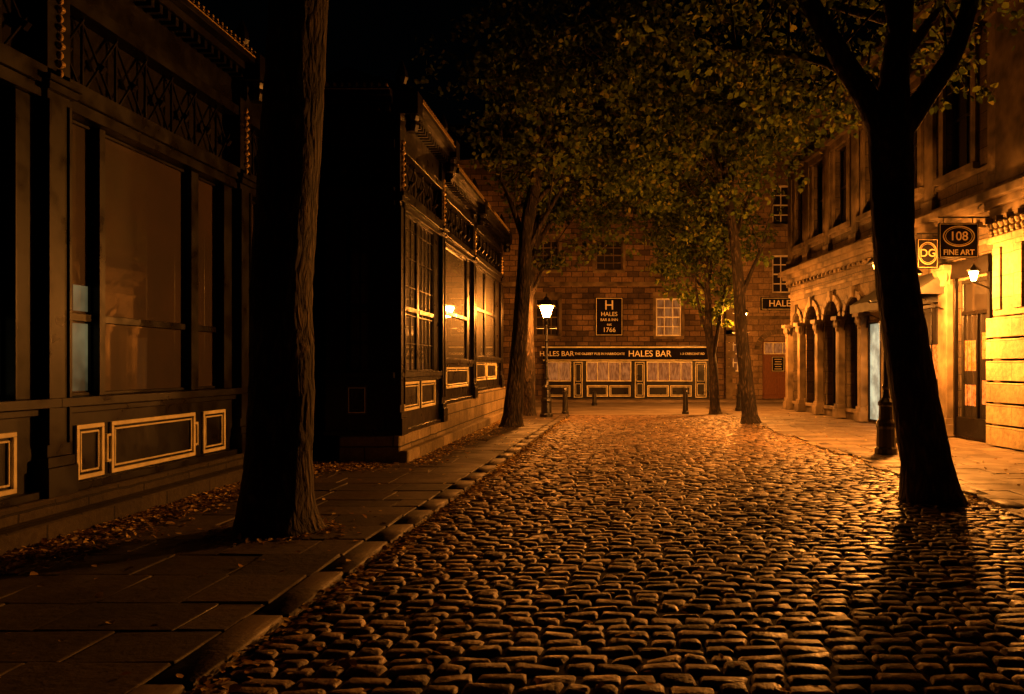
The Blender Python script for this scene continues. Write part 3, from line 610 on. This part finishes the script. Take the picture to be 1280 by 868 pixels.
def tree(trunk,limbs,crown,nl,leafsize,seed,per=45,spread=.38,extra=()):
    r_=random.Random(seed); e=empty('sycamore_tree'); mb=MB()
    P,Rd=smooth_path(trunk); tube(mb,P,Rd,18,.045,seed)
    C=[]; (cx,cy,cz),(rx,ry,rz)=crown
    paths=[]
    for l in limbs:
        p,rd=smooth_path(l,.18); tube(mb,p,rd,10,.05,r_.random()); paths.append((p,rd))
    for i in range(9):
        a=2.4*i+r_.uniform(-.3,.3); t=Vector((cx+rx*.75*math.cos(a),cy+ry*.75*math.sin(a),cz+rz*r_.uniform(-.3,.7)))
        f=i/9*.38; k=len(P)-1-int(len(P)*f); st=P[k]; rr0=Rd[k]*r_.uniform(.38,.55)
        mid=st.lerp(t,.45)+Vector((r_.gauss(0,.2),r_.gauss(0,.2),r_.uniform(.1,.7))); m2=st.lerp(t,.75)+Vector((r_.gauss(0,.2),r_.gauss(0,.2),r_.uniform(.0,.4)))
        l=[(*st,rr0),(*mid,rr0*.55),(*m2,rr0*.3),(*t,.015)]; p,rd=smooth_path(l,.3); tube(mb,p,rd,8,.05,r_.random()); paths.append((p,rd))
    ncl=nl//per
    for i in range(ncl):
        while True:
            q=Vector((r_.uniform(-1,1),r_.uniform(-1,1),r_.uniform(-1,1)))
            if .25<q.length<1: break
        q=Vector((cx+q.x*rx,cy+q.y*ry,cz+q.z*rz))
        pp,rd=r_.choice(paths); k=r_.randint(len(pp)//3,len(pp)-1); st=pp[k]
        for _ in range(5):
            p2,r2=r_.choice(paths); kk=r_.randint(len(p2)//3,len(p2)-1)
            if (p2[kk]-q).length<(st-q).length: st=p2[kk]
        mid=st.lerp(q,.55)+Vector((0,0,.15)); p,rr=smooth_path([(*st,.02),(*mid,.012),(*q,.004)],.4); tube(mb,p,rr,4,.0,0)
        C.append((q,spread,per))
    for ex in extra:
        q=Vector(ex[:3]); C.append((q,ex[3],ex[4])); st=min((pt for pp,_ in paths for pt in pp),key=lambda t:(t-q).length)
        p,rr=smooth_path([(*st,.018),(*(st.lerp(q,.5)+Vector((0,0,.12))),.01),(*q,.004)],.3); tube(mb,p,rr,4,.0,0)
    pts=[]
    for q,sp,n in C:
        sub=[q+Vector((r_.gauss(0,sp),r_.gauss(0,sp),r_.gauss(0,sp*.6))) for _ in range(5)]
        for _ in range(n):
            s_=r_.choice(sub); pts.append((s_.x+r_.gauss(0,sp*.4),s_.y+r_.gauss(0,sp*.4),s_.z+r_.gauss(0,sp*.28)))
    mb.build('trunk_and_limbs',e,smooth=True); leaves_mesh('foliage',pts,leafsize,M_leaf,e); return e
tree([(-3.24,7.62,-.02,.46),(-3.25,7.62,.18,.37),(-3.22,7.62,.6,.31),(-3.18,7.64,1.5,.285),(-3.2,7.66,2.3,.28),(-3.14,7.66,3.3,.275),(-3.08,7.68,4.4,.27),(-3.05,7.7,5.6,.26),(-3.0,7.7,6.8,.22),(-3.0,7.7,8.2,.12)],[],((-3.0,7.7,8.6),(2.6,2.8,1.7)),5000,.12,1)
tree([(3.74,9.42,-.04,.42),(3.72,9.42,.12,.345),(3.66,9.42,.5,.29),(3.52,9.42,1.2,.265),(3.36,9.42,2.2,.25),(3.27,9.42,3.0,.235),(3.25,9.42,3.8,.245),(3.24,9.42,4.4,.26),(3.3,9.45,5.0,.17),(3.42,9.5,6.2,.13),(3.4,9.5,7.6,.07)],
 [[(3.22,9.42,4.2,.18),(2.95,9.4,4.75,.15),(2.6,9.4,5.3,.13),(2.2,9.4,6.0,.11),(1.6,9.6,7.2,.05)],[(3.3,9.42,4.3,.16),(3.65,9.4,4.8,.13),(4.0,9.4,5.35,.11),(4.25,9.4,6.2,.09),(4.6,9.3,7.4,.04)],
  [(2.75,9.4,5.05,.07),(2.3,9.8,5.4,.045),(1.4,10.3,5.7,.02)],[(3.3,9.45,4.7,.08),(3.2,10.2,5.3,.05),(2.8,11.2,5.6,.02)]],
 ((2.9,10.0,7.4),(2.9,2.6,1.7)),8500,.10,2,extra=[(1.6,10.2,5.2,.3,100),(2.0,10.3,4.9,.25,90),(1.2,10.3,5.55,.3,80),(2.5,10.6,4.85,.25,90),(2.9,10.9,4.9,.25,70),(1.0,9.9,5.7,.3,70),(1.8,9.9,5.5,.3,90),(2.4,10,5.4,.3,90),(3.8,9.9,5.3,.25,80),(4.3,10.3,5.5,.25,80),(2.0,10.6,5.5,.3,90),(4.0,10.4,5.0,.2,50),(4.4,10,5.0,.15,40),(2.7,11.3,5.2,.3,90),(2.1,11.2,5.4,.3,80),(1.4,11,5.8,.3,80),(.5,10.4,5.9,.3,70),(3.2,11.2,5.5,.3,80)])
tree([(-2.72,20.8,0,.36),(-2.7,20.8,.3,.25),(-2.6,20.8,1.3,.215),(-2.48,20.8,2.6,.2),(-2.4,20.8,4.0,.19),(-2.3,20.8,5.4,.17),(-2.0,20.8,6.8,.14),(-1.8,20.8,8.4,.08)],[[(-2.4,20.8,4.3,.09),(-1.95,20.8,5.3,.06),(-1.2,20.9,6.6,.03)],[(-2.4,20.8,4.9,.09),(-2.75,20.8,5.9,.06),(-3.2,20.8,6.9,.03)]],((-.9,20.3,8.7),(3.2,3.0,2.6)),10500,.14,3,per=50,spread=.38)
tree([(-2.86,25.6,0,.34),(-2.84,25.6,.3,.25),(-2.8,25.6,1.6,.21),(-2.85,25.6,3.2,.2),(-2.75,25.6,4.6,.17),(-2.5,25.7,6.2,.13),(-2.2,25.8,7.8,.07)],[[(-2.8,25.6,3.6,.08),(-2.4,25.6,4.6,.05),(-1.9,25.7,5.6,.03)]],((-1.0,26.4,8.1),(3.0,2.8,2.4)),8500,.15,4,per=50,spread=.38,extra=[(-1.9,25.2,4.9,.3,70),(-1.2,25.6,5.3,.35,80),(-2.6,25.4,5.0,.3,60),(-.6,25.8,5.5,.35,70)])
tree([(3.75,22.2,0,.32),(3.72,22.2,.25,.22),(3.62,22.2,1.2,.19),(3.5,22.2,2.4,.17),(3.4,22.2,3.8,.16),(3.3,22.2,5.0,.14),(3.1,22.2,6.4,.11),(2.9,22.2,7.8,.06)],[[(3.45,22.2,3.4,.08),(3.75,22.2,4.2,.055),(4.2,22.2,5.2,.03)]],((2.4,22.0,8.0),(2.9,2.8,2.4)),10500,.14,5,per=50,spread=.38,extra=[(4.0,22.6,4.7,.25,60),(3.0,22.4,5.0,.3,70),(2.0,22.2,5.3,.3,70)])
tree([(3.32,26.6,0,.26),(3.3,26.6,.25,.17),(3.25,26.6,1.4,.14),(3.1,26.6,2.6,.13),(3.05,26.6,4.0,.10),(3.0,26.8,5.6,.07)],[[(3.22,26.6,1.9,.08),(3.45,26.8,3.0,.06),(3.7,27.2,4.2,.04)],[(3.15,26.6,2.3,.06),(2.8,26.6,3.4,.05),(2.6,26.6,4.6,.03)]],((2.9,27.3,6.2),(1.8,2.2,1.7)),6000,.14,6,per=45,spread=.33,extra=[(3.4,27.0,3.5,.22,90),(3.7,27.1,3.8,.2,80),(3.1,27.3,3.9,.28,110),(3.6,27.0,4.2,.25,110),(2.5,27.0,4.1,.28,90),(3.2,27.0,3.2,.18,50),(3.55,27.1,3.1,.16,50),(2.9,27.2,4.4,.3,90),(2.1,27.2,4.4,.28,80),(1.7,27.3,4.8,.28,70),(3.9,26.9,4.4,.2,60)])
# fallen leaves
pts=[]
def zat(x,y): return .036 if (x<kL(y)-.02 or x>kR(y)+.02) and y<26.2 else .012
def scat(n,fx,fy):
    for _ in range(n):
        y=fy(); x=fx(y); pts.append((x,y,zat(x,y)+random.uniform(0,.012)))
U=random.uniform
scat(4500,lambda y:-5.05+abs(random.gauss(0,.33)),lambda:U(6,13.1))
scat(1500,lambda y:-3.35+abs(random.gauss(0,.25)),lambda:U(12.6,24))
scat(1500,lambda y:-4.4+random.gauss(0,.4),lambda:12.5+random.gauss(0,.35))
scat(1500,lambda y:kL(y)+.02+abs(random.gauss(0,.1)),lambda:U(3,24))
scat(500,lambda y:kL(y)+abs(random.gauss(0,.6)),lambda:U(3,16))
scat(1200,lambda y:U(kL(y),kR(y)),lambda:U(3.4,24))
scat(300,lambda y:U(-5,kL(y)),lambda:U(3.4,24))
scat(250,lambda y:U(kR(y),6.5),lambda:U(8,26))
scat(500,lambda y:kR(y)-abs(random.gauss(0,.2)),lambda:U(8,26))
for _ in range(320):
    a=U(0,6.28);r=.4+abs(random.gauss(0,.16)); pts.append((-3.24+r*math.cos(a),7.62+r*math.sin(a),.042))
for _ in range(160):
    a=U(0,6.28);r=.36+abs(random.gauss(0,.14)); pts.append((3.74+r*math.cos(a),9.42+r*math.sin(a),.02))
leaves_mesh('fallen_leaves',pts,.052,M_fall,flat=True)
# ---------------------------------------------------------------- world, moon, camera
w=bpy.data.worlds.new('World'); S.world=w; w.use_nodes=True; nt=w.node_tree
bg=nt.nodes['Background']; sky=nt.nodes.new('ShaderNodeTexSky'); sky.sky_type='NISHITA'; sky.sun_disc=False
sky.sun_elevation=R(8); sky.sun_rotation=R(140); nt.links.new(sky.outputs[0],bg.inputs[0]); bg.inputs[1].default_value=.0001
l=bpy.data.lights.new('moon','SUN'); l.energy=.002; l.angle=R(.5); l.color=(1,.9,.8); o=bpy.data.objects.new('moon',l); S.collection.objects.link(o); o.rotation_euler=(R(60),0,R(40))
c=bpy.data.cameras.new('camera'); c.sensor_width=36; c.lens=28.1; c.shift_x=-130/1280; c.shift_y=24/1280; c.clip_end=800; c.clip_start=.05
o=bpy.data.objects.new('camera',c); S.collection.objects.link(o); o.location=(0,0,1.6); o.rotation_euler=(R(90),0,0); S.camera=o
S.view_settings.view_transform='Standard'; S.view_settings.look='None'; S.view_settings.exposure=0
